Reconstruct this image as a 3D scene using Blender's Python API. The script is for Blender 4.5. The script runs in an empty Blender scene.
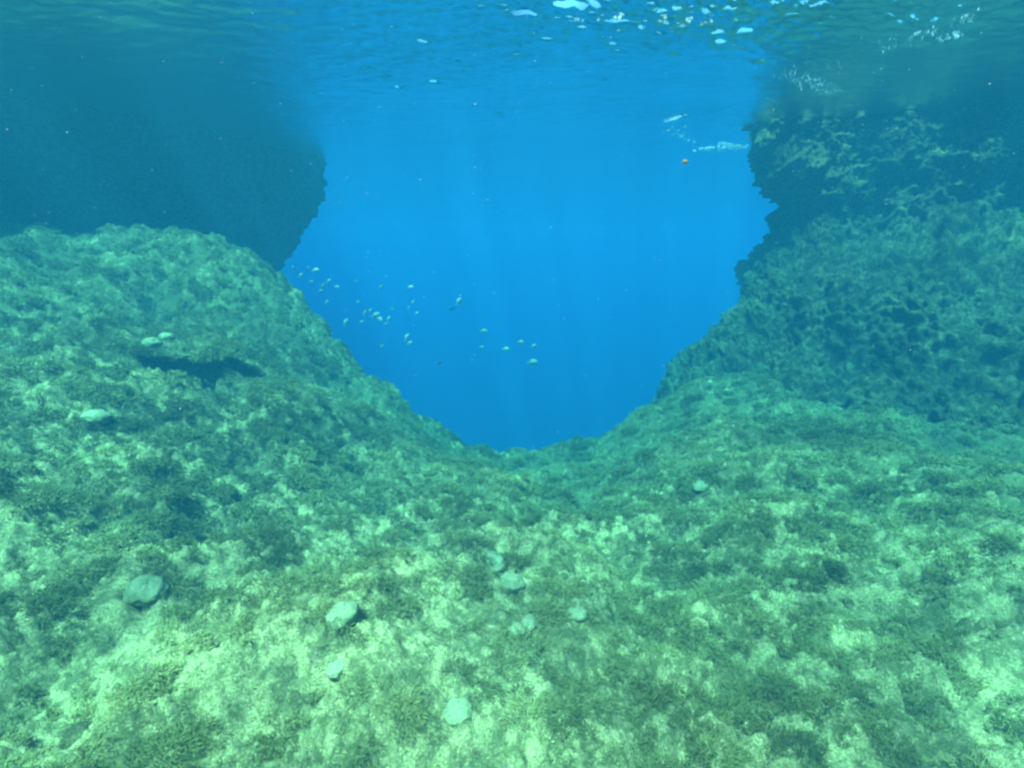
import bpy, math, random
import numpy as np
from mathutils import Vector
random.seed(7)
rng = np.random.default_rng(11)
S = bpy.context.scene
COL = S.collection

# ------------------------------------------------------------------ camera
CAM_Z = -2.5
PITCH = math.radians(14.7)
cd = bpy.data.cameras.new('camera')
cam = bpy.data.objects.new('camera', cd); COL.objects.link(cam)
cd.sensor_width = 36; cd.lens = 18; cd.clip_start = 0.03; cd.clip_end = 600
cam.location = (0, 0, CAM_Z)
cam.rotation_euler = (math.radians(90) - PITCH, 0, 0)
S.camera = cam

# ------------------------------------------------------------------ sky and sun
SUN_EL, SUN_AZ = math.radians(65), math.radians(205)     # azimuth clockwise from +Y
w = bpy.data.worlds.new('World'); S.world = w; w.use_nodes = True
nt = w.node_tree
sky = nt.nodes.new('ShaderNodeTexSky'); sky.sky_type = 'NISHITA'; sky.sun_disc = False
sky.sun_elevation = SUN_EL; sky.sun_rotation = SUN_AZ
bg = nt.nodes['Background']; bg.inputs['Strength'].default_value = 0.15
nt.links.new(sky.outputs[0], bg.inputs[0])
sl = bpy.data.lights.new('sun', 'SUN'); sl.energy = 5.0; sl.angle = math.radians(2.0); sl.color = (1, .96, .88)
so = bpy.data.objects.new('sun', sl); COL.objects.link(so)
sv = Vector((math.sin(SUN_AZ)*math.cos(SUN_EL), math.cos(SUN_AZ)*math.cos(SUN_EL), math.sin(SUN_EL)))
so.rotation_euler = sv.to_track_quat('Z', 'Y').to_euler(); so.location = (0, 0, 30)
S.view_settings.view_transform = 'Standard'; S.view_settings.look = 'None'
S.view_settings.exposure = 2.5; S.view_settings.gamma = 1.0
S.render.engine = 'CYCLES'
cy = S.cycles
cy.use_denoising = True
cy.max_bounces = 8; cy.diffuse_bounces = 2; cy.glossy_bounces = 3; cy.transmission_bounces = 4
cy.volume_bounces = 3; cy.transparent_max_bounces = 10
cy.caustics_reflective = False; cy.caustics_refractive = False
cy.sample_clamp_indirect = 4.0
cy.filter_width = 2.5

# water body: density and colours of the even volume
VOL_DENS = 0.172
VOL_COLOR = (0.008, 0.070, 0.112, 1)
VOL_ABS = (0.004, 0.59, 0.765, 1)

# ------------------------------------------------------------------ helpers
def at(px, py, Y):
    """the world point that lies Y metres ahead in the direction of a picture point"""
    a = (px-512)/512; b = (384-py)/512
    dx, dy, dz = a, math.cos(PITCH)+b*math.sin(PITCH), -math.sin(PITCH)+b*math.cos(PITCH)
    k = Y/dy
    return (dx*k, Y, CAM_Z+dz*k)

_perm = rng.permutation(256).astype(np.int32); _perm = np.concatenate([_perm, _perm, _perm])
_grad = rng.normal(size=(256, 3)).astype(np.float32); _grad /= np.linalg.norm(_grad, axis=1)[:, None]
def pnoise(x, y, z):
    x = np.asarray(x, np.float32); y = np.asarray(y, np.float32); z = np.asarray(z, np.float32)
    x, y, z = np.broadcast_arrays(x, y, z)
    xi = np.floor(x).astype(np.int32); yi = np.floor(y).astype(np.int32); zi = np.floor(z).astype(np.int32)
    xf = x-xi; yf = y-yi; zf = z-zi
    fade = lambda t: t*t*t*(t*(t*6-15)+10)
    u, v, ww = fade(xf), fade(yf), fade(zf)
    xi &= 255; yi &= 255; zi &= 255
    out = 0
    for dx in (0, 1):
        A = _perm[xi+dx]
        wx = u if dx else 1-u
        for dy in (0, 1):
            B = _perm[A+yi+dy]
            wy = v if dy else 1-v
            for dz in (0, 1):
                g = _grad[_perm[B+zi+dz]]
                wz = ww if dz else 1-ww
                out = out + wx*wy*wz*(g[..., 0]*(xf-dx)+g[..., 1]*(yf-dy)+g[..., 2]*(zf-dz))
    return out*1.5
def fbm(x, y, z, f, octs, gain=.5, lac=2.07, ridge=False):
    s = 0; a = 1
    for o in range(octs):
        n = pnoise(x*f+o*17.3, y*f-o*9.1, z*f+o*5.7)
        if ridge: n = .5-2*np.abs(n)
        s = s+a*n; a *= gain; f *= lac
    return s
def sstep(a, b, t):
    t = np.clip((t-a)/(b-a), 0, 1); return t*t*(3-2*t)

def mesh_np(name, verts, faces, mat=None, smooth=True, parent=None, attrs=None):
    """verts (N,3), faces (M,k) with k = 3 or 4"""
    me = bpy.data.meshes.new(name)
    verts = np.asarray(verts, np.float32); faces = np.asarray(faces, np.int32)
    n, k = faces.shape
    me.vertices.add(len(verts)); me.vertices.foreach_set('co', verts.ravel())
    me.loops.add(n*k); me.loops.foreach_set('vertex_index', faces.ravel())
    me.polygons.add(n)
    me.polygons.foreach_set('loop_start', np.arange(0, n*k, k, dtype=np.int32))
    me.polygons.foreach_set('use_smooth', np.full(n, smooth))
    me.update(calc_edges=True); me.validate()
    for an, (typ, data) in (attrs or {}).items():
        at_ = me.attributes.new(an, typ, 'POINT')
        at_.data.foreach_set('value' if typ == 'FLOAT' else 'color', np.asarray(data, np.float32).ravel())
    if mat: me.materials.append(mat)
    o = bpy.data.objects.new(name, me); COL.objects.link(o)
    if parent: o.parent = parent
    return o
def grid_faces(nr, nc):
    i = np.arange(nr-1)[:, None]*nc+np.arange(nc-1)[None, :]
    return np.stack([i, i+1, i+nc+1, i+nc], -1).reshape(-1, 4)
def tag(o, label=None, cat=None, group=None, kind=None):
    if label: o['label'] = label
    if cat: o['category'] = cat
    if group: o['group'] = group
    if kind: o['kind'] = kind
    return o

# ------------------------------------------------------------------ materials
def new_mat(name):
    m = bpy.data.materials.new(name); m.use_nodes = True
    t = m.node_tree; t.nodes.clear()
    out = t.nodes.new('ShaderNodeOutputMaterial')
    return m, t, out
def N(t, typ, **kw):
    n = t.nodes.new(typ)
    for k, v in kw.items():
        if k in n.inputs.keys(): n.inputs[k].default_value = v
        else: setattr(n, k, v)
    return n
def noise(t, co, scale, detail=6, rough=.6, dist=0):
    n = N(t, 'ShaderNodeTexNoise'); n.inputs['Scale'].default_value = scale
    n.inputs['Detail'].default_value = detail; n.inputs['Roughness'].default_value = rough
    n.inputs['Distortion'].default_value = dist
    t.links.new(co, n.inputs['Vector']); return n.outputs['Fac']
def ramp(t, fac, stops, interp='LINEAR'):
    r = N(t, 'ShaderNodeValToRGB'); r.color_ramp.interpolation = interp
    el = r.color_ramp.elements
    while len(el) < len(stops): el.new(.5)
    for e, (p, c) in zip(el, stops):
        e.position = p; e.color = (c, c, c, 1) if isinstance(c, (int, float)) else (*c, 1)
    t.links.new(fac, r.inputs[0]); return r.outputs[0]
def mixc(t, fac, a, b):
    m = N(t, 'ShaderNodeMix', data_type='RGBA')
    for s, v in ((m.inputs[0], fac), (m.inputs[6], a), (m.inputs[7], b)):
        if hasattr(v, 'links'): t.links.new(v, s)
        else: s.default_value = v if isinstance(v, float) else (*v, 1)
    return m.outputs[2]
def math_n(t, op, a, b=0.0):
    m = N(t, 'ShaderNodeMath', operation=op)
    for s, v in zip(m.inputs, (a, b)):
        if hasattr(v, 'links'): t.links.new(v, s)
        else: s.default_value = v
    return m.outputs[0]

def rock_material(name, pale, tan, algae, dark, bias=0.0, bump=.6, cov=0.0):
    m, t, out = new_mat(name)
    co = N(t, 'ShaderNodeTexCoord').outputs['Object']
    warp = N(t, 'ShaderNodeTexNoise'); warp.inputs['Scale'].default_value = 1.3
    t.links.new(co, warp.inputs['Vector'])
    big = noise(t, co, .9, 5, .6, .4)
    mid = noise(t, co, 7.5, 6, .68, .4)
    fine = noise(t, co, 30, 5, .75, .2)
    speck = noise(t, co, 75, 3, .7)
    sand = mixc(t, ramp(t, fine, [(.42, 0.), (.58, 1.)]), tan, pale)
    sand = mixc(t, ramp(t, speck, [(.56, 0.), (.64, 1.)]), sand, tuple(min(.82, c*1.25) for c in pale))
    sand = mixc(t, ramp(t, speck, [(.36, 1.), (.44, 0.)]), sand, tuple(c*.6 for c in tan))
    veg = mixc(t, ramp(t, fine, [(.35, 0.), (.65, 1.)]), dark, algae)
    veg = mixc(t, ramp(t, speck, [(.55, 0.), (.66, 1.)]), veg, tan)
    s = math_n(t, 'ADD', math_n(t, 'MULTIPLY', mid, .9), math_n(t, 'MULTIPLY', big, .32))
    s = math_n(t, 'ADD', s, math_n(t, 'MULTIPLY', fine, .5))
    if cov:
        ca = N(t, 'ShaderNodeAttribute', attribute_name='far_dimming'); s = math_n(t, 'ADD', s, math_n(t, 'MULTIPLY', ca.outputs['Fac'], cov))
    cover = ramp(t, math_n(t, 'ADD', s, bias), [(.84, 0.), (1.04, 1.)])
    c = mixc(t, cover, sand, veg)
    pink = noise(t, co, 7, 3, .5)
    c = mixc(t, math_n(t, 'MULTIPLY', ramp(t, pink, [(.66, 0.), (.74, 1.)]), .5), c, (.34, .20, .17))
    bs = N(t, 'ShaderNodeBsdfPrincipled'); bs.inputs['Roughness'].default_value = .95
    bs.inputs['Specular IOR Level'].default_value = .1
    t.links.new(c, bs.inputs['Base Color'])
    h = math_n(t, 'ADD', math_n(t, 'MULTIPLY', fine, .6), math_n(t, 'MULTIPLY', speck, .3))
    h = math_n(t, 'ADD', h, math_n(t, 'MULTIPLY', mid, .6))
    bp = N(t, 'ShaderNodeBump'); bp.inputs['Strength'].default_value = bump; bp.inputs['Distance'].default_value = .06
    t.links.new(h, bp.inputs['Height']); t.links.new(bp.outputs[0], bs.inputs['Normal'])
    t.links.new(bs.outputs[0], out.inputs[0])
    return m
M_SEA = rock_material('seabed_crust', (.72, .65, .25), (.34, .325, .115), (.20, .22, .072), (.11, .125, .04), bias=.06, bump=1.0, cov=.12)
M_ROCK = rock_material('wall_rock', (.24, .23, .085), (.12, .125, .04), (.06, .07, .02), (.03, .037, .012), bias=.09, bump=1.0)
M_DARK = rock_material('shaded_rock', (.16, .15, .08), (.11, .11, .05), (.06, .065, .03), (.03, .03, .015), bias=.06, bump=1.0)  # darker rock palette deepens the shade on the left overhang
M_STONE = rock_material('cobble_stone', (.36, .385, .18), (.29, .32, .14), (.22, .25, .10), (.15, .18, .065), bias=.03, bump=.6)

def algae_material():
    m, t, out = new_mat('algae_fronds')
    a = N(t, 'ShaderNodeAttribute', attribute_name='tint')
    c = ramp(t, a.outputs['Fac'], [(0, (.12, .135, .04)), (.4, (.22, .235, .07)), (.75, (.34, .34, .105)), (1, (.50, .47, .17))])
    d = N(t, 'ShaderNodeBsdfDiffuse'); tr = N(t, 'ShaderNodeBsdfTranslucent'); mx = N(t, 'ShaderNodeMixShader')
    mx.inputs[0].default_value = .3
    t.links.new(c, d.inputs[0]); t.links.new(c, tr.inputs[0])
    t.links.new(d.outputs[0], mx.inputs[1]); t.links.new(tr.outputs[0], mx.inputs[2])
    t.links.new(mx.outputs[0], out.inputs[0]); return m
M_ALGAE = algae_material()

def water_material():
    m, t, out = new_mat('sea_surface')
    co = N(t, 'ShaderNodeTexCoord').outputs['Object']
    n1 = noise(t, co, 3.2, 4, .6, 1.2); n2 = noise(t, co, 11, 3, .6, .6)
    h = math_n(t, 'ADD', n1, math_n(t, 'MULTIPLY', n2, .3))
    bp = N(t, 'ShaderNodeBump'); bp.inputs['Strength'].default_value = .12; bp.inputs['Distance'].default_value = .06
    t.links.new(h, bp.inputs['Height'])
    fr = N(t, 'ShaderNodeFresnel'); fr.inputs['IOR'].default_value = 1.33; t.links.new(bp.outputs[0], fr.inputs['Normal'])
    # caustic light and shade patterned into the surface's transparent colour
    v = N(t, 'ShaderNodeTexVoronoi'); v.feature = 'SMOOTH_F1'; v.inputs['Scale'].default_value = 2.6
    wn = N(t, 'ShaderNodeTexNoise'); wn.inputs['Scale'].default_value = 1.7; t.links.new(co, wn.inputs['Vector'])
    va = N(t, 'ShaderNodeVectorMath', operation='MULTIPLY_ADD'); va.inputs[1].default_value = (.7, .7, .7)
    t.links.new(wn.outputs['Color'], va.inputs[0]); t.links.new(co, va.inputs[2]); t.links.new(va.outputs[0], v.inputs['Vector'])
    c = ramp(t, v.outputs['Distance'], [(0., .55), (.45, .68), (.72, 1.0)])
    sw = ramp(t, noise(t, co, .8, 3, .6, .8), [(.34, .5), (.60, 1.)])  # broad dapple of sun and shade, also put into the tint
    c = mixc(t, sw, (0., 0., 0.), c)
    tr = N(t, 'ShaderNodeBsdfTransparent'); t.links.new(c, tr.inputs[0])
    gl = N(t, 'ShaderNodeBsdfGlossy'); gl.inputs['Roughness'].default_value = .28; gl.inputs[0].default_value = (.95, .95, .95, 1)
    t.links.new(bp.outputs[0], gl.inputs['Normal'])
    mx = N(t, 'ShaderNodeMixShader'); t.links.new(fr.outputs[0], mx.inputs[0])
    t.links.new(tr.outputs[0], mx.inputs[1]); t.links.new(gl.outputs[0], mx.inputs[2])
    t.links.new(mx.outputs[0], out.inputs[0]); return m
M_WATER = water_material()

def plain(name, col, rough=.8, translucent=0., metal=0., var=None):
    m, t, out = new_mat(name)
    bs = N(t, 'ShaderNodeBsdfPrincipled'); bs.inputs['Roughness'].default_value = rough; bs.inputs['Metallic'].default_value = metal
    co = N(t, 'ShaderNodeTexCoord').outputs['Object']
    c = mixc(t, ramp(t, noise(t, co, 30 if var is None else var[1], 3), [(.35, 0.), (.65, 1.)]), col, tuple(x*.75 for x in col) if var is None else var[0])
    t.links.new(c, bs.inputs['Base Color'])
    sh = bs.outputs[0]
    if translucent:
        tr = N(t, 'ShaderNodeBsdfTranslucent'); t.links.new(c, tr.inputs[0])
        mx = N(t, 'ShaderNodeMixShader'); mx.inputs[0].default_value = translucent
        t.links.new(sh, mx.inputs[1]); t.links.new(tr.outputs[0], mx.inputs[2]); sh = mx.outputs[0]
    t.links.new(sh, out.inputs[0]); return m

# ------------------------------------------------------------------ the seabed
ctrl = [at(0, 238, 8.4), at(70, 242, 9.0), at(140, 246, 9.4), at(200, 246, 9.7), at(240, 258, 9.9), at(268, 273, 10), at(300, 306, 10.1),
        at(340, 347, 10), at(380, 378, 9.8), at(420, 407, 9.6), at(465, 436, 9.3), at(515, 456, 9.1), at(560, 452, 9.1),
        at(605, 441, 9.2), at(655, 414, 9.5),
        (4, 9.8, -5.0), (7, 10, -5.0), (12, 10, -4.8),
        (0, 1, -5.0), (0, 3, -5.1), (0, 6, -5.55), (-3, 1, -4.75), (-3, 4, -4.8), (-2.5, 7, -5.0), (3, 1, -5.0), (3, 4, -5.05), (3, 7, -5.2),
        (-6, 3, -3.95), (-6, -1, -3.9), (-5, 6.5, -3.9), (-7.5, 6.5, -2.75), (-5.5, 8.4, -3.35), (6, 2, -4.5), (6, 5, -4.9), (9, 3, -4.5), (0, -4, -4.8),
        (-12, 0, -2.9), (12, 0, -4), (-13, 8, -1.8), (0, -10, -4.6), (-10, -10, -3.5), (10, -10, -3.5)]
ctrl = np.array(ctrl, float)
def tps_fit(P):
    n = len(P); d = np.linalg.norm(P[:, None, :2]-P[None, :, :2], axis=-1)
    K = np.where(d > 0, d**2*np.log(np.maximum(d, 1e-9)), 0)+np.eye(n)*.02
    A = np.zeros((n+3, n+3)); A[:n, :n] = K; A[:n, n:] = np.c_[np.ones(n), P[:, :2]]; A[n:, :n] = A[:n, n:].T
    return np.linalg.solve(A, np.r_[P[:, 2], 0, 0, 0])
tw = tps_fit(ctrl)
def tps(x, y):
    s = tw[-3]+tw[-2]*x+tw[-1]*y
    for (cx, cy_, _), c in zip(ctrl, tw):
        d2 = (x-cx)**2+(y-cy_)**2
        s = s+c*.5*d2*np.log(np.maximum(d2, 1e-12))
    return s
LIPX = np.array([-210, -14, -8.4, -6.5, -4.8, -3.4, -1.5, 0, 1.5, 2.6, 4, 8, 14, 210.])
LIPY = np.array([9, 9, 9.4, 9.9, 10.1, 10.0, 9.6, 9.2, 9.2, 9.5, 9.9, 10.5, 11, 11.])
PITS = []
def pit(px, py, Y, rx, ry, depth, ang=0, sharp=.5): PITS.append((at(px, py, Y), rx, ry, depth, ang, sharp))
pit(180, 376, 6.55, 1.05, .36, .55, .10, .5)
pit(300, 408, 6.4, .5, .28, .22, .0, .5)
pit(215, 545, 4.2, .45, .5, .20, .3, .8)
pit(240, 455, 5.4, .45, .3, .2, .2, .8)
pit(150, 270, 8.3, .9, .25, .18, 0, .8)
pit(690, 540, 4.6, .5, .3, .12, 0, .8)
pit(840, 460, 5.2, .7, .3, .15, .2, .8)
pit(880, 630, 3.2, .4, .3, .1, .4, .8)
def base_height(x, y):
    r = np.maximum(np.abs(x), np.abs(y))
    xc = np.clip(x, -14, 14); yc = np.clip(y, -12, 12)
    z = tps(xc, yc)
    z = np.clip(z, -6.4, -1.0)
    lip = np.interp(x, LIPX, LIPY)+.25*pnoise(x*.9, x*0+3.3, x*0)+.10*pnoise(x*3, x*0+1.3, x*0)
    d = y-lip
    dd = np.maximum(d, 0)
    z = z-2.4*dd*dd/(dd+.5)
    z = np.maximum(z, -26+.6*pnoise(x*.1, y*.1, 0*x))
    return z
def height(x, y):
    z = base_height(x, y)
    for (P, rx, ry, dep, ang, sh) in PITS:
        c, s = math.cos(ang), math.sin(ang)
        u = ((x-P[0])*c+(y-P[1])*s)/rx; v = (-(x-P[0])*s+(y-P[1])*c)/ry
        r = np.sqrt(u*u+v*v)+.35*pnoise(x*2.2, y*2.2, 0*x+P[0])
        z = z-dep*(1-sstep(1-sh, 1.15, r))+.35*dep*np.exp(-((r-1.35)/.35)**2)
    near = 1/(1+np.maximum(np.hypot(x, y)-14, 0)*.2)
    q = .30*fbm(x, y, z, .45, 2)+.20*fbm(x, y, z, 1.5, 3, .55)
    q = q-.050*fbm(x, y, z, 4.5, 2, .6, ridge=True)
    q = q-.028*fbm(x, y, z, 11, 2, .6, ridge=True)+.020*fbm(x, y, z, 24, 2, .6)
    return z+q*near*np.clip((np.hypot(x, y-3)), .4, 1)
def axis(segs):
    out = [segs[0][0]]
    for a, b, s0, s1 in segs:
        p = a
        L = b-a
        while p < b-1e-6:
            p = min(b, p+s0+(s1-s0)*(p-a)/L); out.append(p)
    return np.array(out)
xs_p = axis([(0, 4, .0125, .018), (4, 12, .018, .05), (12, 40, .08, 2), (40, 200, 4, 20)])
xs = np.concatenate([-xs_p[:0:-1], xs_p])
ys_ = axis([(-200, -40, 20, 6), (-40, -6, 5, .4), (-6, .8, .3, .02), (.8, 5, .0125, .018), (5, 11, .018, .03), (11, 16, .04, .5), (16, 40, .6, 3), (40, 200, 4, 20)])
X, Y = np.meshgrid(xs, ys_)
Z = height(X, Y)
V = np.stack([X, Y, Z], -1).reshape(-1, 3)
FAR_DIM = np.clip(1.1*sstep(3.6, 7.5, Y-.15*np.abs(X))+1.0*sstep(2.5, 5.5, X)*sstep(2.0, 5, Y), 0, 1)  # darker algae colour with distance, imitating light lost through the water
seabed = mesh_np('seabed', V, grid_faces(len(ys_), len(xs)), M_SEA, attrs={'far_dimming': ('FLOAT', FAR_DIM)})
tag(seabed, kind='structure')
seabed['label'] = 'pale algae-mottled limestone seabed sloping up on the left and dropping off into blue water'

# ------------------------------------------------------------------ the water surface
CHOP = [(at(575, 8, 6.2), 2.6, 1.6, .7), (at(930, 28, 6.0), 2.2, 1.4, .9), (at(720, 20, 6.0), 1.5, 1.0, .6), (at(400, 75, 8.0), 1.6, 1.0, .35), (at(700, 120, 10.8), 1.5, .6, .5)]
def surf(px, py):
    b = (384-py)/512
    k = -CAM_Z/(-math.sin(PITCH)+b*math.cos(PITCH))
    return (px-512)/512*k, (math.cos(PITCH)+b*math.sin(PITCH))*k
GLINTS = []
for gpx, gpy in [(513, 11), (554, 2), (575, 4), (590, 1), (614, 12), (640, 27), (609, 42), (620, 48), (665, 51), (535, 30), (690, 2), (716, 18), (722, 30), (708, 40), (745, 32), (603, 78), (572, 65),
                 (402, 85), (424, 80), (418, 38), (455, 62), (500, 115), (800, 2), (900, 12), (915, 6), (935, 20), (968, 22), (960, 38), (950, 32), (925, 40), (940, 10), (985, 14), (880, 25), (910, 30), (830, 60), (812, 72), (792, 50), (770, 60), (375, 70), (388, 74)]:
    gx, gy = surf(gpx, gpy); 
    for _ in range(random.choice((1, 2, 3))): GLINTS.append((gx+random.gauss(0, .10), gy+random.gauss(0, .06), random.uniform(.02, .06), random.uniform(.75, 1.05)))
def wave(x, y):
    a = .05+0*x
    for P, rx, ry, s in CHOP: a = a+s*np.exp(-((x-P[0])/rx)**2-((y-P[1])/ry)**2)
    z = .035*fbm(x*.8+y*.25, y, 0*x+.7, .55, 2)
    z = z+.013*fbm(x+y*.4, y*1.8, 0*x+4.7, 1.9, 3, .55)
    s = 1-2*np.abs(pnoise(x*2.4+y*.9, y*4.6-x*.5, 0*x+9))
    z = z-.035*a*s**3-.018*a*fbm(x, y*1.6, 0*x+2, 9, 2)
    for gx, gy, gr, gh in GLINTS:
        x0 = np.clip(((x-gx)*.97+(y-gy)*.25)/(gr*2.3), -6, 6); y0 = np.clip(((y-gy)*.97-(x-gx)*.25)/gr, -6, 6)
        z = z+gh*gr*np.exp(-x0*x0-y0*y0)
    return z/(1+np.maximum(np.hypot(x, y)-16, 0)*.1)
wx = axis([(0, 14, .035, .05), (14, 40, .1, 2), (40, 204, 4, 20)]); wx = np.concatenate([-wx[:0:-1], wx])
wy = axis([(-204, -40, 20, 6), (-40, -4, 5, .2), (-4, 2, .15, .05), (2, 14, .03, .04), (14, 40, .05, 1.5), (40, 204, 4, 20)])
X, Y = np.meshgrid(wx, wy)
V = np.stack([X, Y, wave(X, Y)], -1).reshape(-1, 3)
water = mesh_np('water_surface', V, grid_faces(len(wy), len(wx)), M_WATER)
tag(water, kind='structure')

# ------------------------------------------------------------------ rock masses that close the gap on both sides
def catmull(P, n):
    P = np.asarray(P, float); m = len(P)
    t = np.linspace(0, m-1, n); i = np.clip(t.astype(int), 0, m-2); f = (t-i)[:, None]
    g = lambda k: P[np.clip(k, 0, m-1)]
    p0, p1, p2, p3 = g(i-1), g(i), g(i+1), g(i+2)
    return .5*((2*p1)+(-p0+p2)*f+(2*p0-5*p1+4*p2-p3)*f*f+(-p0+3*p1-3*p2+p3)*f**3)
def rock_mass(name, levels, nu, nv, mat, amp, shift, flip=False):
    """levels: [(z, [(x, y), ...]), ...] from the foot up: plan outlines that are lofted and then roughened"""
    rows = [np.c_[catmull(np.array(c)+np.array([shift(z), 0]), nu), np.full(nu, z)] for z, c in levels]
    G = np.stack([catmull([r[j] for r in rows], nv) for j in range(nu)], 1)      # nv, nu, 3
    # close the top with a lid that runs to the far end of the outline
    cen = (G[-1, 0]+G[-1, -1])/2
    lid = [G[-1]+(cen-G[-1])*k+np.array([0, 0, .03]) for k in np.linspace(0.02, 1, 24)]
    G = np.concatenate([G, np.stack(lid)], 0)
    du = np.gradient(G, axis=1); dv = np.gradient(G, axis=0)
    n = np.cross(du, dv); n /= np.linalg.norm(n, axis=-1)[..., None]+1e-9
    if flip: n = -n
    x, y, z = G[..., 0], G[..., 1], G[..., 2]
    d = amp*(.55*fbm(x, y, z, .55, 2)+.25*fbm(x, y, z, 1.3, 3, .6, ridge=True)-.15*fbm(x, y, z, 3.6, 2, .6, ridge=True)-.055*fbm(x, y, z, 10, 2, .6, ridge=True))
    d[nv:] *= np.linspace(1, .1, len(d)-nv)[:, None]
    G = G+n*d[..., None]
    G[..., 2] = np.minimum(G[..., 2], 1.15)
    F = grid_faces(G.shape[0], nu)
    if flip: F = F[:, ::-1]
    o = mesh_np(name, G.reshape(-1, 3), F, mat)
    return o, G, n
tR = lambda px, py, Y: at(px, py, Y)[:2]
right_levels = [
    (-9.0, [(16, -6), (9, 1.5), (6.4, 4.4), (4.4, 7.0), (2.0, 9.2), (1.9, 10.2), (3.2, 13), (7, 17), (16, 20)]),
    (-6.2, [(16, -5), (9, 2.2), (6.4, 4.9), (4.2, 7.4), (2.1, 9.4), (2.0, 10.2), (3.4, 13), (7, 17), (16, 20)]),
    (-5.0, [(16, -4), (9.2, 3.0), (6.6, 5.5), (4.7, 7.8), (2.95, 9.4), (2.9, 10.3), (4.2, 13), (8, 17), (16, 20)]),
    (-4.0, [(16, -2), (9.8, 4.2), (7.4, 6.4), (5.4, 8.5), (3.8, 9.9), (3.8, 10.8), (5.0, 13), (8.5, 17), (16, 20)]),
    (-3.0, [(16, 0), (10.2, 5.4), (8.0, 7.4), (6.0, 9.1), (4.45, 10.5), (4.5, 11.4), (5.4, 13.2), (9, 17), (16, 20)]),
    (-2.0, [(16, 2), (10.8, 6.4), (8.6, 8.4), (6.9, 9.9), (5.55, 10.9), (5.4, 11.9), (6.2, 13.5), (9.5, 17), (16, 20)]),
    (-1.0, [(16, 3), (11.4, 7.0), (9.1, 9.0), (7.3, 10.2), (5.45, 11.0), (5.3, 12.0), (6.0, 13.5), (9.5, 17), (16, 20)]),
    (0.0, [(16, 3.4), (11.6, 7.2), (9.3, 9.2), (7.3, 10.3), (5.05, 11.1), (5.0, 12.0), (5.8, 13.5), (9.5, 17), (16, 20)]),
    (0.5, [(15, -2.2), (9.9, 2.4), (8.9, 6.6), (7.3, 9.9), (5.2, 10.9), (5.0, 12.0), (5.8, 13.5), (9.5, 17), (16, 20)]),  # unseen shelf above the water, added to shade the right wall
    (0.9, [(15.5, -1.8), (10.2, 3.0), (9.1, 6.9), (7.5, 10.1), (5.6, 11.1), (5.3, 12.0), (6.0, 13.5), (9.5, 17), (16, 20)]),
]
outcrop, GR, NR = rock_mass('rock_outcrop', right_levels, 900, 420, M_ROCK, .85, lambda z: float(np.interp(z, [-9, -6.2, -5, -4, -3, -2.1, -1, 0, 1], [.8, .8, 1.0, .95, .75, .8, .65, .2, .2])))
tag(outcrop, 'knobbly algae-crusted rock wall rising to the surface right of the blue gap', 'rock wall')
left_levels = [
    (-8.0, [(-17, 12), (-13, 14), (-11, 15.5), (-9.6, 16.3), (-8.8, 17), (-9, 18), (-10, 20), (-14, 23)]),
    (-4.0, [(-17, 11.4), (-12.6, 13), (-10.4, 14.8), (-8.9, 16), (-8.1, 16.5), (-8.3, 17.5), (-10, 20), (-14, 23)]),
    (-2.8, [(-17, 10.2), (-12.2, 11.6), (-9.8, 13.6), (-8.3, 15.4), (-7.4, 16.5), (-7.5, 17.5), (-9, 20), (-14, 23)]),
    (-2.0, [(-17, 9), (-12, 10.4), (-9.2, 12.6), (-7.5, 14.8), (-6.7, 16.5), (-6.9, 17.5), (-9, 20), (-14, 23)]),
    (-1.1, [(-17, 7.4), (-12, 9), (-8.8, 11.2), (-6.8, 14), (-5.9, 16.5), (-6.3, 17.5), (-9, 20), (-14, 23)]),
    (0.0, [(-17, 5.2), (-12, 7.6), (-8.4, 9.8), (-6.3, 13), (-5.6, 16.4), (-6.2, 17.5), (-9, 20), (-14, 23)]),
    (0.5, [(-17, 3.8), (-12, 6.2), (-8.2, 8.4), (-6.0, 12), (-5.8, 16.4), (-6.4, 17.5), (-9, 20), (-14, 23)]),  # unseen shelf above the water, added to shade the left side
    (0.9, [(-17, 4.6), (-12, 6.8), (-8.4, 8.9), (-6.3, 12.4), (-6.0, 16.5), (-6.6, 17.5), (-9, 20), (-14, 23)]),
]
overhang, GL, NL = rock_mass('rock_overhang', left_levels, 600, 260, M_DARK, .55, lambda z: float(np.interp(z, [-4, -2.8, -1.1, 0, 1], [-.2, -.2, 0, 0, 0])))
tag(overhang, 'dark shaded rock overhang hanging over the top of the left slope', 'rock overhang')

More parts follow.
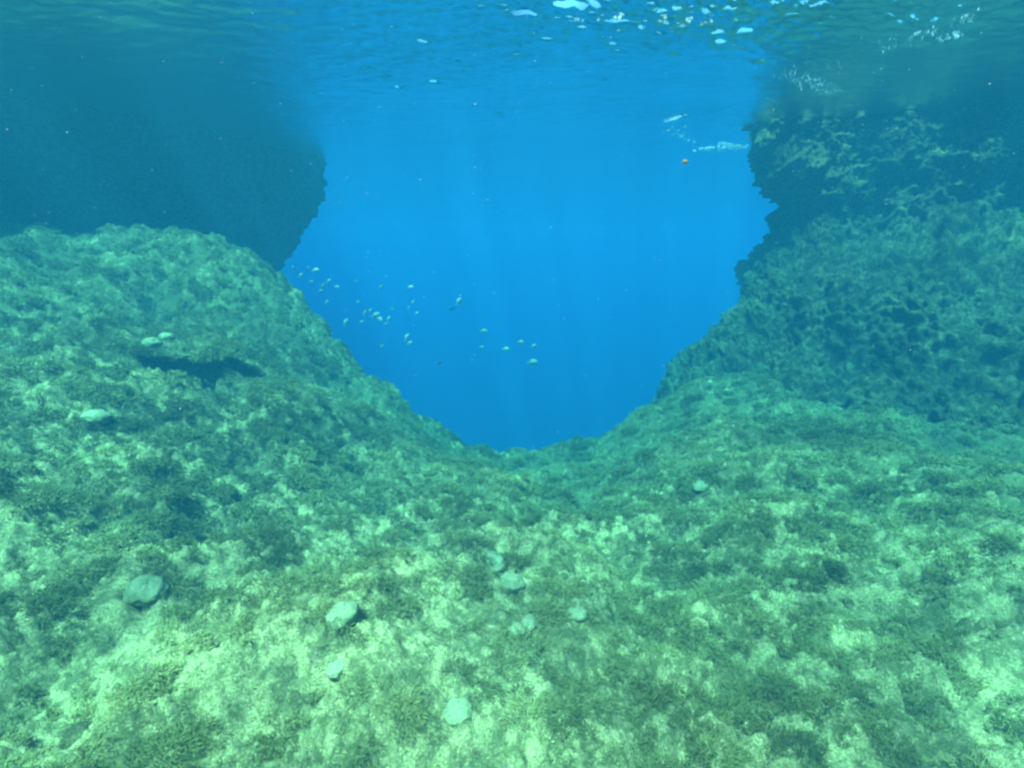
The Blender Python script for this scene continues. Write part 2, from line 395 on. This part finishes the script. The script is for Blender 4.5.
# ------------------------------------------------------------------ algae
def seabed_normal(x, y, e=.08):
    zx = (base_height(x+e, y)-base_height(x-e, y))/(2*e); zy = (base_height(x, y+e)-base_height(x, y-e))/(2*e)
    n = np.stack([-zx, -zy, np.ones_like(zx)], -1); return n/np.linalg.norm(n, axis=-1)[:, None]
def tufts(name, P, Nn, R, H, K, tint, wid):
    """P, Nn (n,3); R, H, K, tint, wid (n,): every tuft is a clump of K thin fronds"""
    idx = np.repeat(np.arange(len(P)), K); m = len(idx)
    up = Nn[idx]
    a = np.cross(up, np.array([.3, .9, .1])); a /= np.linalg.norm(a, axis=1)[:, None]; b = np.cross(up, a)
    th = rng.uniform(0, 2*math.pi, m); rr = np.sqrt(rng.uniform(0, 1, m))*R[idx]*(1+.35*np.sin(th*3+idx))
    rad = a*np.cos(th)[:, None]+b*np.sin(th)[:, None]
    edge = rr/(R[idx]*1.35)
    root = P[idx]+rad*rr[:, None]+up*(H[idx]*(1-edge**2)*rng.uniform(-.2, .8, m)-.004)[:, None]
    h = (.012+.30*H[idx])*rng.uniform(.5, 1.3, m)
    lean = rad*(.25+.8*edge)[:, None]+rng.normal(0, .55, (m, 3))
    lean[:, 0] += .15
    dr = up*.45+lean; dr /= np.linalg.norm(dr, axis=1)[:, None]
    tip = root+dr*h[:, None]*1.2
    mid = (root+tip)/2+up*(h*.16)[:, None]+rng.normal(0, .004, (m, 3))
    side = np.cross(tip-root, rng.normal(0, 1, (m, 3))); side /= np.linalg.norm(side, axis=1)[:, None]+1e-9
    w2 = wid[idx]*rng.uniform(.6, 1.4, m)/2
    s = side*w2[:, None]
    V = np.stack([root-s*.6, root+s*.6, mid+s, mid-s, tip+s*.45, tip-s*.45], 1).reshape(-1, 3)
    o = np.arange(m)[:, None]*6
    F = np.concatenate([o+np.array([0, 1, 2, 3]), o+np.array([3, 2, 4, 5])], 0)
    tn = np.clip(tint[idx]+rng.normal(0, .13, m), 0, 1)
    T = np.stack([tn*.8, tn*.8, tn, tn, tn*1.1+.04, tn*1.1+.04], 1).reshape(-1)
    ob = mesh_np(name, V, F, M_ALGAE, smooth=False, attrs={'tint': ('FLOAT', T)})
    return ob
def scatter(n):
    # more tufts near, thinning with distance; patchy
    Ys = .8+10.2*rng.uniform(0, 1, n)**.85
    Xs = rng.uniform(-1.25, 1.25, n)*(Ys+1.2)
    return Xs, Ys
X, Y = scatter(42000)
Zt = height(X, Y)
den = .45+.55*fbm(X, Y, 0*X, .55, 2, .6)+.55*pnoise(X*2.6, Y*2.6, 0*X+5)+.7*pnoise(X*5.3, Y*5.3, 0*X+2)
for px, py, Yd, r_, s_ in [(300, 400, 6.4, .8, .8), (210, 540, 4.3, .75, .9), (180, 385, 6.4, 1.0, .5), (640, 500, 5.4, .8, .4), (560, 500, 6, .9, .3), (690, 550, 4.4, .6, .5),
                       (830, 600, 3.5, .7, .4), (130, 690, 2.7, .35, -.8), (820, 470, 5.3, .9, .3), (450, 720, 2.3, .5, -.3), (240, 460, 5.4, .6, .6), (480, 580, 4.0, .5, -.5), (350, 560, 4.1, .6, -.4)]:
    P = at(px, py, Yd); den = den+s_*np.exp(-((X-P[0])**2+(Y-P[1])**2)/r_**2)
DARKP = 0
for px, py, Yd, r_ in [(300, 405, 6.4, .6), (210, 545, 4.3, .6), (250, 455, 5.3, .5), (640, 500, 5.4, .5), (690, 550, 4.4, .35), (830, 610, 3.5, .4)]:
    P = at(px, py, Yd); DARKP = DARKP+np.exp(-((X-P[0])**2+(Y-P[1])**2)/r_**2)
den = .17+.62*den+.30*sstep(3.5, 8, Y)-.12*(1-sstep(2.5, 5, Y))  # denser far tufts also darken the floor in place of lost light
keep = (rng.uniform(0, 1, len(X)) < np.clip(den, .06, 1)) & (X < 2.6+(9.5-Y)*1.0+2.2) & (Y < 10.6)
DARKP = DARKP[keep]; X, Y, Zt = X[keep], Y[keep], Zt[keep]; n = len(X); D = np.hypot(X, Y)
P = np.stack([X, Y, Zt], -1); NN = seabed_normal(X, Y)
small = rng.uniform(0, 1, n)**4.8
R = .022+.105*small; H = .015+.07*small*rng.uniform(.6, 1.2, n)
K = np.clip((22+620*small)*np.clip(1.25-D*.09, .35, 1.1), 12, 620).astype(int)
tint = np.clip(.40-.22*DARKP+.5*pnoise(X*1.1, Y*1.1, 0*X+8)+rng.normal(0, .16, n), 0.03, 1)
wid = .0018+.0008*D
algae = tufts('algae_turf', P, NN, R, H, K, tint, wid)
tag(algae, 'fuzzy olive brown algae tufts covering the seabed', 'algae', kind='stuff')

# algae on the right wall
g = GR[:420]; gn = NR[:420]
iy = rng.integers(0, g.shape[0], 9000); ix = rng.integers(0, g.shape[1], 9000)
P = g[iy, ix]; NN = gn[iy, ix]
k = (P[:, 1] < 12.5) & (P[:, 0] < 12) & (P[:, 2] > -5.8) & (P[:, 2] < -.15) & (P[:, 1] > 3)
k &= rng.uniform(0, 1, len(P)) < np.clip(.55+1.1*fbm(P[:, 0], P[:, 1], P[:, 2], .7, 3), .05, 1)
P, NN = P[k], NN[k]; n = len(P)
NN = NN+np.array([0, 0, .35]); NN /= np.linalg.norm(NN, axis=1)[:, None]
small = rng.uniform(0, 1, n)**2
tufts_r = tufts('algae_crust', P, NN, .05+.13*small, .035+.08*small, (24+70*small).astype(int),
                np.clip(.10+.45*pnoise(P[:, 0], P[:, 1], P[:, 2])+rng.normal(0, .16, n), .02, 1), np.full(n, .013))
tag(tufts_r, 'short brown green algae crust growing on the right rock wall', 'algae', kind='stuff')

# ------------------------------------------------------------------ stones
def sphere_grid(nu, nv):
    th = np.linspace(0, 2*math.pi, nu, endpoint=False); ph = np.linspace(-math.pi/2, math.pi/2, nv)
    T, Pp = np.meshgrid(th, ph)
    V = np.stack([np.cos(Pp)*np.cos(T), np.cos(Pp)*np.sin(T), np.sin(Pp)], -1).reshape(-1, 3)
    F = []
    for i in range(nv-1):
        for j in range(nu): F.append((i*nu+j, i*nu+(j+1) % nu, (i+1)*nu+(j+1) % nu, (i+1)*nu+j))
    return V, np.array(F)
BV, BF = sphere_grid(220, 110)
def ledge(px, py, Yd, rx, ry, rz, lift, rot, label):
    P = at(px, py, Yd); g0 = float(base_height(np.array([P[0]]), np.array([P[1]]))[0])
    v = BV*np.array([rx, ry, rz]); n = BV
    d = .16*fbm(v[:, 0]+P[0], v[:, 1], v[:, 2]*2, 1.6, 3)-.03*fbm(v[:, 0]+P[0], v[:, 1], v[:, 2], 5, 2, .6, ridge=True)-.015*fbm(v[:, 0], v[:, 1], v[:, 2], 13, 2, .6, ridge=True)
    v = v+n*np.array([1, 1, .8])*d[:, None]
    o = mesh_np('rock_ledge', v, BF, M_SEA, attrs={'far_dimming': ('FLOAT', np.full(len(v), 1.6))}); o.location = (P[0], P[1], g0+lift); o.rotation_euler = (.10, .14, rot)
    tag(o, label, 'rock ledge')
    bpy.context.view_layer.update()
    M = np.array(o.matrix_world); W = v@M[:3, :3].T+M[:3, 3]; NW = n@M[:3, :3].T
    q = rng.choice(np.where(BV[:, 2] > .0)[0], 700); q = q[rng.uniform(0, 1, len(q)) < .35+.5*np.sqrt(1-BV[q, 2])+.3*pnoise(W[q, 0]*3, W[q, 1]*3, W[q, 2])]
    sm = rng.uniform(0, 1, len(q))**3
    a = tufts('ledge_algae', W[q], NW[q]*.5+np.array([0, 0, .6]), .03+.09*sm, .02+.05*sm, (30+160*sm).astype(int), np.clip(.35+rng.normal(0, .2, len(q)), .02, 1), np.full(len(q), .007))
    tag(a, 'olive algae tufts growing on the low rock ledge on the left slope', 'algae', kind='stuff')
    return o
ledge(178, 350, 7.2, 0.88, .58, .15, .15, .12, 'low rock ledge jutting over the dark hollow on the left slope')
def sphere_grid(nu, nv):
    th = np.linspace(0, 2*math.pi, nu, endpoint=False); ph = np.linspace(-math.pi/2, math.pi/2, nv)
    T, Pp = np.meshgrid(th, ph)
    V = np.stack([np.cos(Pp)*np.cos(T), np.cos(Pp)*np.sin(T), np.sin(Pp)], -1).reshape(-1, 3)
    F = []
    for i in range(nv-1):
        for j in range(nu): F.append((i*nu+j, i*nu+(j+1) % nu, (i+1)*nu+(j+1) % nu, (i+1)*nu+j))
    return V, np.array(F)
SV, SF = sphere_grid(48, 28)
def on_ground(px, py):
    lo = 1.0
    for Yq in np.arange(1.2, 11, .02):
        x, y, z = at(px, py, Yq)
        if z < float(height(np.array([x]), np.array([y]))[0]): return x, y, float(height(np.array([x]), np.array([y]))[0])
    return at(px, py, 8)
def stone(px, py, wpx, flat, label, group='round pale stones lying on the seabed', seed=0, mat=None, spot=None):
    x, y, z = spot or on_ground(px, py)
    r = wpx/2/512*math.dist((x, y, z), (0, 0, CAM_Z))*.98
    v = SV.copy()
    q = 1+.20*fbm(v[:, 0]+seed*3.1, v[:, 1], v[:, 2], 1.2, 3)[:, None]+.06*fbm(v[:, 0], v[:, 1]+seed, v[:, 2], 6, 3)[:, None]
    v = v*q*np.array([r, r*(.8+.25*((seed*37) % 10)/10), r*flat])
    o = mesh_np('stone', v, SF, mat or M_STONE)
    o.location = (x, y, z+r*flat*.22); o.rotation_euler = (.1*math.sin(seed), .12*math.cos(seed*2), seed*1.3)
    tag(o, label, 'stone', group); return o
stones = [
    (493, 567, 28, .62, 'pale oval stone below the middle of the blue gap, farthest of three in a row'),
    (512, 587, 24, .75, 'pale stone just below and right of the farthest oval stone'),
    (343, 619, 29, .7, 'grey green round stone alone left of the middle, beside a bright sandy patch'),
    (149, 596, 29, .7, 'dark grey green round stone alone on the lower left slope'),
    (516, 633, 17, .8, 'left stone of the touching pair near the bottom middle'),
    (529, 628, 19, .9, 'right stone of the touching pair near the bottom middle'),
    (577, 618, 18, .7, 'small pale stone to the right of the touching pair'),
    (152, 344, 15, .6, 'left one of two small stones above the dark hollow on the left slope'),
    (167, 338, 13, .6, 'right one of two small stones above the dark hollow on the left slope'),
    (97, 421, 20, .6, 'low rounded stone on the left slope below the dark hollow'),
    (458, 718, 24, .4, 'flat whitish stone nearest the camera at the bottom middle'),
    (75, 741, 24, .5, 'dark algae-covered stone in the bottom left corner'),
    (337, 673, 18, .5, 'flat grey green stone below the lone round stone left of the middle'),
    (700, 488, 16, .5, 'small grey green stone right of the middle below the rock wall'),
]
bpy.context.view_layer.update()
def on_ledge(px, py):
    o = bpy.data.objects['rock_ledge']; d = Vector(at(px, py, 1))-Vector((0, 0, CAM_Z))
    Mi = o.matrix_world.inverted()
    hit, loc, _, _ = o.ray_cast(Mi@Vector((0, 0, CAM_Z)), (Mi.to_3x3()@d).normalized())
    return tuple(o.matrix_world@loc) if hit else None
for i, s in enumerate(stones):
    stone(s[0], s[1], s[2], s[3], s[4], seed=i+1, mat=M_ROCK if 'dark algae-covered' in s[4] else None, spot=on_ledge(s[0], s[1]) if 'above the dark hollow' in s[4] else None)

# ------------------------------------------------------------------ fish
def fish_mesh(name, mat, deep=.42, L=1.0):
    n = 22; k = 16
    ts = np.linspace(0, 1, n); V = []; F = []
    for t in ts:
        hgt = deep*L*.5*(math.sin(math.pi*min(1, t*1.02)**.72))**.85*(1-.25*t)+.028*L
        if t == 0: hgt = .012*L
        wd = hgt*.38
        for j in range(k):
            a = 2*math.pi*j/k; V.append((L*(.42-.80*t), wd*math.cos(a), hgt*math.sin(a)))
    for i in range(n-1):
        for j in range(k): F.append((i*k+j, i*k+(j+1) % k, (i+1)*k+(j+1) % k, (i+1)*k+j))
    def slab(pts, th=.008):
        b = len(V)
        for s in (-1, 1):
            for (x, z) in pts: V.append((x*L, s*th*L, z*L))
        m = len(pts)
        for q in range(1, m-1, 2):
            if q+2 <= m: F.append((b, b+q, b+q+1, b+min(q+2, m-1))); F.append((b+m, b+m+min(q+2, m-1), b+m+q+1, b+m+q))
        for q in range(m):
            r_ = (q+1) % m; F.append((b+q, b+m+q, b+m+r_, b+r_))
    slab([(-.33, 0), (-.36, .05), (-.58, .24), (-.55, .16)]); slab([(-.33, 0), (-.55, -.16), (-.58, -.24), (-.36, -.05)]); slab([(-.33, 0), (-.46, .10), (-.48, 0), (-.46, -.10)])
    slab([(.18, deep*.42), (.02, deep*.66), (-.2, deep*.52), (-.27, deep*.24)])
    slab([(.0, -deep*.42), (-.10, -deep*.66), (-.22, -deep*.45), (-.28, -deep*.20)])
    return mesh_np(name, np.array(V), np.array(F), mat)
M_PALE = plain('silver_scales', (.50, .53, .42), .45, var=((.32, .36, .26), 9))
M_FAINT = plain('dull_scales', (.36, .40, .30), .5, var=((.25, .28, .20), 9))
M_OLIVE = plain('olive_scales', (.30, .33, .18), .5, var=((.50, .50, .30), 14))
M_DUSK = plain('dark_scales', (.03, .035, .04), .5)
def striped():
    m, t, out = new_mat('banded_scales')
    co = N(t, 'ShaderNodeTexCoord').outputs['Object']
    wv = N(t, 'ShaderNodeTexWave'); wv.inputs['Scale'].default_value = 14; wv.bands_direction = 'X'; t.links.new(co, wv.inputs['Vector'])
    c = mixc(t, ramp(t, wv.outputs['Fac'], [(.45, 0.), (.6, 1.)]), (.10, .11, .07), (.55, .56, .38))
    bs = N(t, 'ShaderNodeBsdfPrincipled'); bs.inputs['Roughness'].default_value = .5
    t.links.new(c, bs.inputs['Base Color']); t.links.new(bs.outputs[0], out.inputs[0]); return m
M_BAND = striped()
GF = 'small fish swimming in the blue gap'
faint = 'tiny faint pale fish, one of the scattered school beside the left slope'
F_ = [  # px, py, length px, kind, yaw deg, roll/tilt, label
    (376, 315, 11, 'p', 20, 20, 'brightest pale fish at the heart of the tight cluster beside the left slope'),
    (380, 319, 9, 'p', -30, -25, 'pale fish just below the brightest one in the tight cluster'),
    (365, 313, 8, 'p', 60, 50, 'pale fish at the left side of the tight cluster'),
    (389, 319, 8, 'p', 40, 70, 'pale upright fish at the right side of the tight cluster'),
    (346, 322, 9, 'p', 20, 60, 'bright slanting pale fish swimming alone left of the tight cluster'),
    (411, 287, 7, 'p', 10, 0, 'pale fish swimming alone above and right of the tight cluster'),
    (409, 308, 6, 'p', 70, 60, 'thin upright pale fish right of the tight cluster'),
    (417, 313, 5, 'p', 20, 30, 'small pale fish farthest right beside the thin upright one'),
    (407, 337, 9, 'p', 30, 60, 'pale fish below the tight cluster, upper one of a pair'),
    (410, 343, 7, 'o', 0, 30, 'olive fish touching the pale one below the tight cluster'),
    (459, 301, 10, 'p', 25, 55, 'pale slanting fish alone in the open blue, beside a dark one'),
    (452, 309, 7, 'd', 20, 30, 'small dark fish just below the pale slanting one in open blue'),
    (484, 331, 9, 'o', 0, 0, 'dull olive fish, highest of the group in the middle of the gap'),
    (482, 347, 6, 'o', 10, 0, 'tiny olive fish below the dull olive fish in the middle'),
    (506, 349, 9, 'o', -10, 5, 'rounded olive fish in the middle of the gap, left of the banded one'),
    (521, 342, 8, 'o', 15, 0, 'faint olive fish between the rounded one and the pale-bellied one'),
    (534, 346, 8, 'b', 30, 15, 'pale-bellied banded fish just above the largest fish'),
    (533, 362, 13, 'b', 5, 0, 'largest fish, banded, lowest in the middle of the gap'),
    (316, 270, 8, 'p', 10, 10, 'pale round-bodied fish near the top of the school by the left slope'),
    (293, 268, 6, 'p', 75, 60, 'upright pale fish highest and nearest to the left rock edge'),
    (301, 275, 6, 'p', 20, 40, 'slanting pale fish just right of the highest upright one'),
    (329, 281, 7, 'p', 10, 35, 'bright little fish above two dimmer ones in the upper school'),
    (439, 363, 7, 'd', 0, 15, 'faint dark fish alone low in the gap above the slope'),
]
for (px, py) in [(311, 282), (323, 286), (321, 291), (337, 287), (356, 281), (381, 287), (327, 302), (297, 299), (358, 302), (362, 322), (370, 311), (392, 309), (413, 302), (382, 346), (386, 324), (308, 268)]:
    F_.append((px, py, rng.uniform(4.5, 7), 'o' if (px, py) in [(382, 346), (327, 302), (297, 299)] else 'p', rng.uniform(-50, 60), rng.uniform(-20, 60), faint))
protos = {}
for i, (px, py, L, kd, yaw, tilt, lab) in enumerate(F_):
    if lab is faint and kd == 'p': kd = 'f'
    if kd not in protos:
        protos[kd] = fish_mesh('fish', {'p': M_PALE, 'f': M_FAINT, 'o': M_OLIVE, 'd': M_DUSK, 'b': M_BAND}[kd], .43 if kd != 'd' else .3); o = protos[kd]
    else:
        o = protos[kd].copy(); COL.objects.link(o)
    Yd = 9.8+((i*7) % 11)*.15 if px > 400 else 10.4+((i*5) % 9)*.15
    p = at(px, py, Yd); o.location = p
    s = L/512*math.dist(p, (0, 0, CAM_Z))*.88
    o.scale = (s, s, s)
    o.rotation_euler = (0, -math.radians(tilt), math.radians(yaw))
    tag(o, lab, 'fish', GF)

# small orange drifter by the outcrop
p = at(685, 162, 4.2)
v = SV*np.array([.020, .014, .016])*(1+.3*fbm(SV[:, 0], SV[:, 1], SV[:, 2], 1.5, 2))[:, None]
o = mesh_np('drifting_scrap', v, SF, plain('orange_scrap', (.80, .38, .16), .6, translucent=.5)); o.location = p
tag(o, 'tiny orange scrap drifting in blue water left of the right wall top', 'debris')

# ------------------------------------------------------------------ foam, glint blobs and drifting specks
OV = np.array([(1, 0, 0), (-1, 0, 0), (0, 1, 0), (0, -1, 0), (0, 0, 1), (0, 0, -1)], float)
OF = np.array([(0, 2, 4), (2, 1, 4), (1, 3, 4), (3, 0, 4), (2, 0, 5), (1, 2, 5), (3, 1, 5), (0, 3, 5)])
def blobs(name, P, Sc, mat, verts=OV, faces=OF):
    P = np.asarray(P); Sc = np.asarray(Sc)
    V = (verts[None]*Sc[:, None, :]+P[:, None, :]).reshape(-1, 3)
    F = (faces[None]+(np.arange(len(P))*len(verts))[:, None, None]).reshape(-1, faces.shape[1])
    return mesh_np(name, V, F, mat, smooth=True)
M_FOAM_GLINT = plain('foam_and_glints', (.85, .87, .86), .6, translucent=.55)
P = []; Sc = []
def foam_glint_patch(px0, py0, px1, py1, n, thick, sz):
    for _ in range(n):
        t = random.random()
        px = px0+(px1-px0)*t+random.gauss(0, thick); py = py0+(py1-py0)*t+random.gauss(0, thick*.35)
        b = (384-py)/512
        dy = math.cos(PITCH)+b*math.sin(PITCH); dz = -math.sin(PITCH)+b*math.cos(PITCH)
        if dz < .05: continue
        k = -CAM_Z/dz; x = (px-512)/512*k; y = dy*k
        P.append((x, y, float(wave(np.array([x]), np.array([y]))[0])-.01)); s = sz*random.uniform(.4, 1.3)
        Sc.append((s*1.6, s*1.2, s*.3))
foam_glint_patch(700, 149, 745, 147, 90, 3, .035); foam_glint_patch(720, 142, 744, 149, 40, 2, .03)
foam_glint_patch(664, 122, 686, 116, 26, 1.2, .025); foam_glint_patch(672, 130, 692, 142, 26, 5, .02)
foam_glint_patch(785, 75, 830, 90, 150, 9, .008); foam_glint_patch(790, 60, 860, 70, 30, 12, .006); foam_glint_patch(880, 48, 975, 12, 60, 8, .008); foam_glint_patch(935, 38, 965, 30, 14, 4, .013); foam_glint_patch(505, 14, 720, 20, 26, 7, .02)  # the later patches here are white blobs added as surface glints
foam = blobs('foam', P, Sc, M_FOAM_GLINT); tag(foam, 'white foam, bubbles and blobs added as glints at the water surface', 'foam', kind='stuff')
n = 900
Yd = 1.0+7.5*rng.uniform(0, 1, n)**1.2
P = np.array([at(rng.uniform(-200, 1224), rng.uniform(-60, 470), y) for y in Yd])
ok = (P[:, 2] < -.15) & (P[:, 2] > height(P[:, 0], P[:, 1])+.1)
P = P[ok]; s = (.0009+.0013*rng.uniform(0, 1, len(P))**4)*np.maximum(1, P[:, 1]*.55)
snow = blobs('drifting_specks', P, np.stack([s, s*rng.uniform(.6, 1.2, len(s)), s], -1), plain('plankton', (.75, .75, .68), .8, translucent=.4))
tag(snow, 'tiny pale specks drifting in the water', 'particles', kind='stuff')

# ------------------------------------------------------------------ the body of water (even volume)
m, t, out = new_mat('clear_sea_water')
pv = N(t, 'ShaderNodeVolumePrincipled')
pv.inputs['Color'].default_value = VOL_COLOR; pv.inputs['Absorption Color'].default_value = VOL_ABS
pv.inputs['Density'].default_value = VOL_DENS; pv.inputs['Anisotropy'].default_value = .0
t.links.new(pv.outputs[0], out.inputs['Volume'])
hx, hy0, hy1, hz0, hz1 = 206, -206, 206, -28, 1.3
V = [(x, y, z) for z in (hz0, hz1) for y in (hy0, hy1) for x in (-hx, hx)]
haze = mesh_np('haze', V, [(0, 2, 3, 1), (4, 5, 7, 6), (0, 1, 5, 4), (2, 6, 7, 3), (0, 4, 6, 2), (1, 3, 7, 5)], m, smooth=False)
tag(haze, kind='stuff')
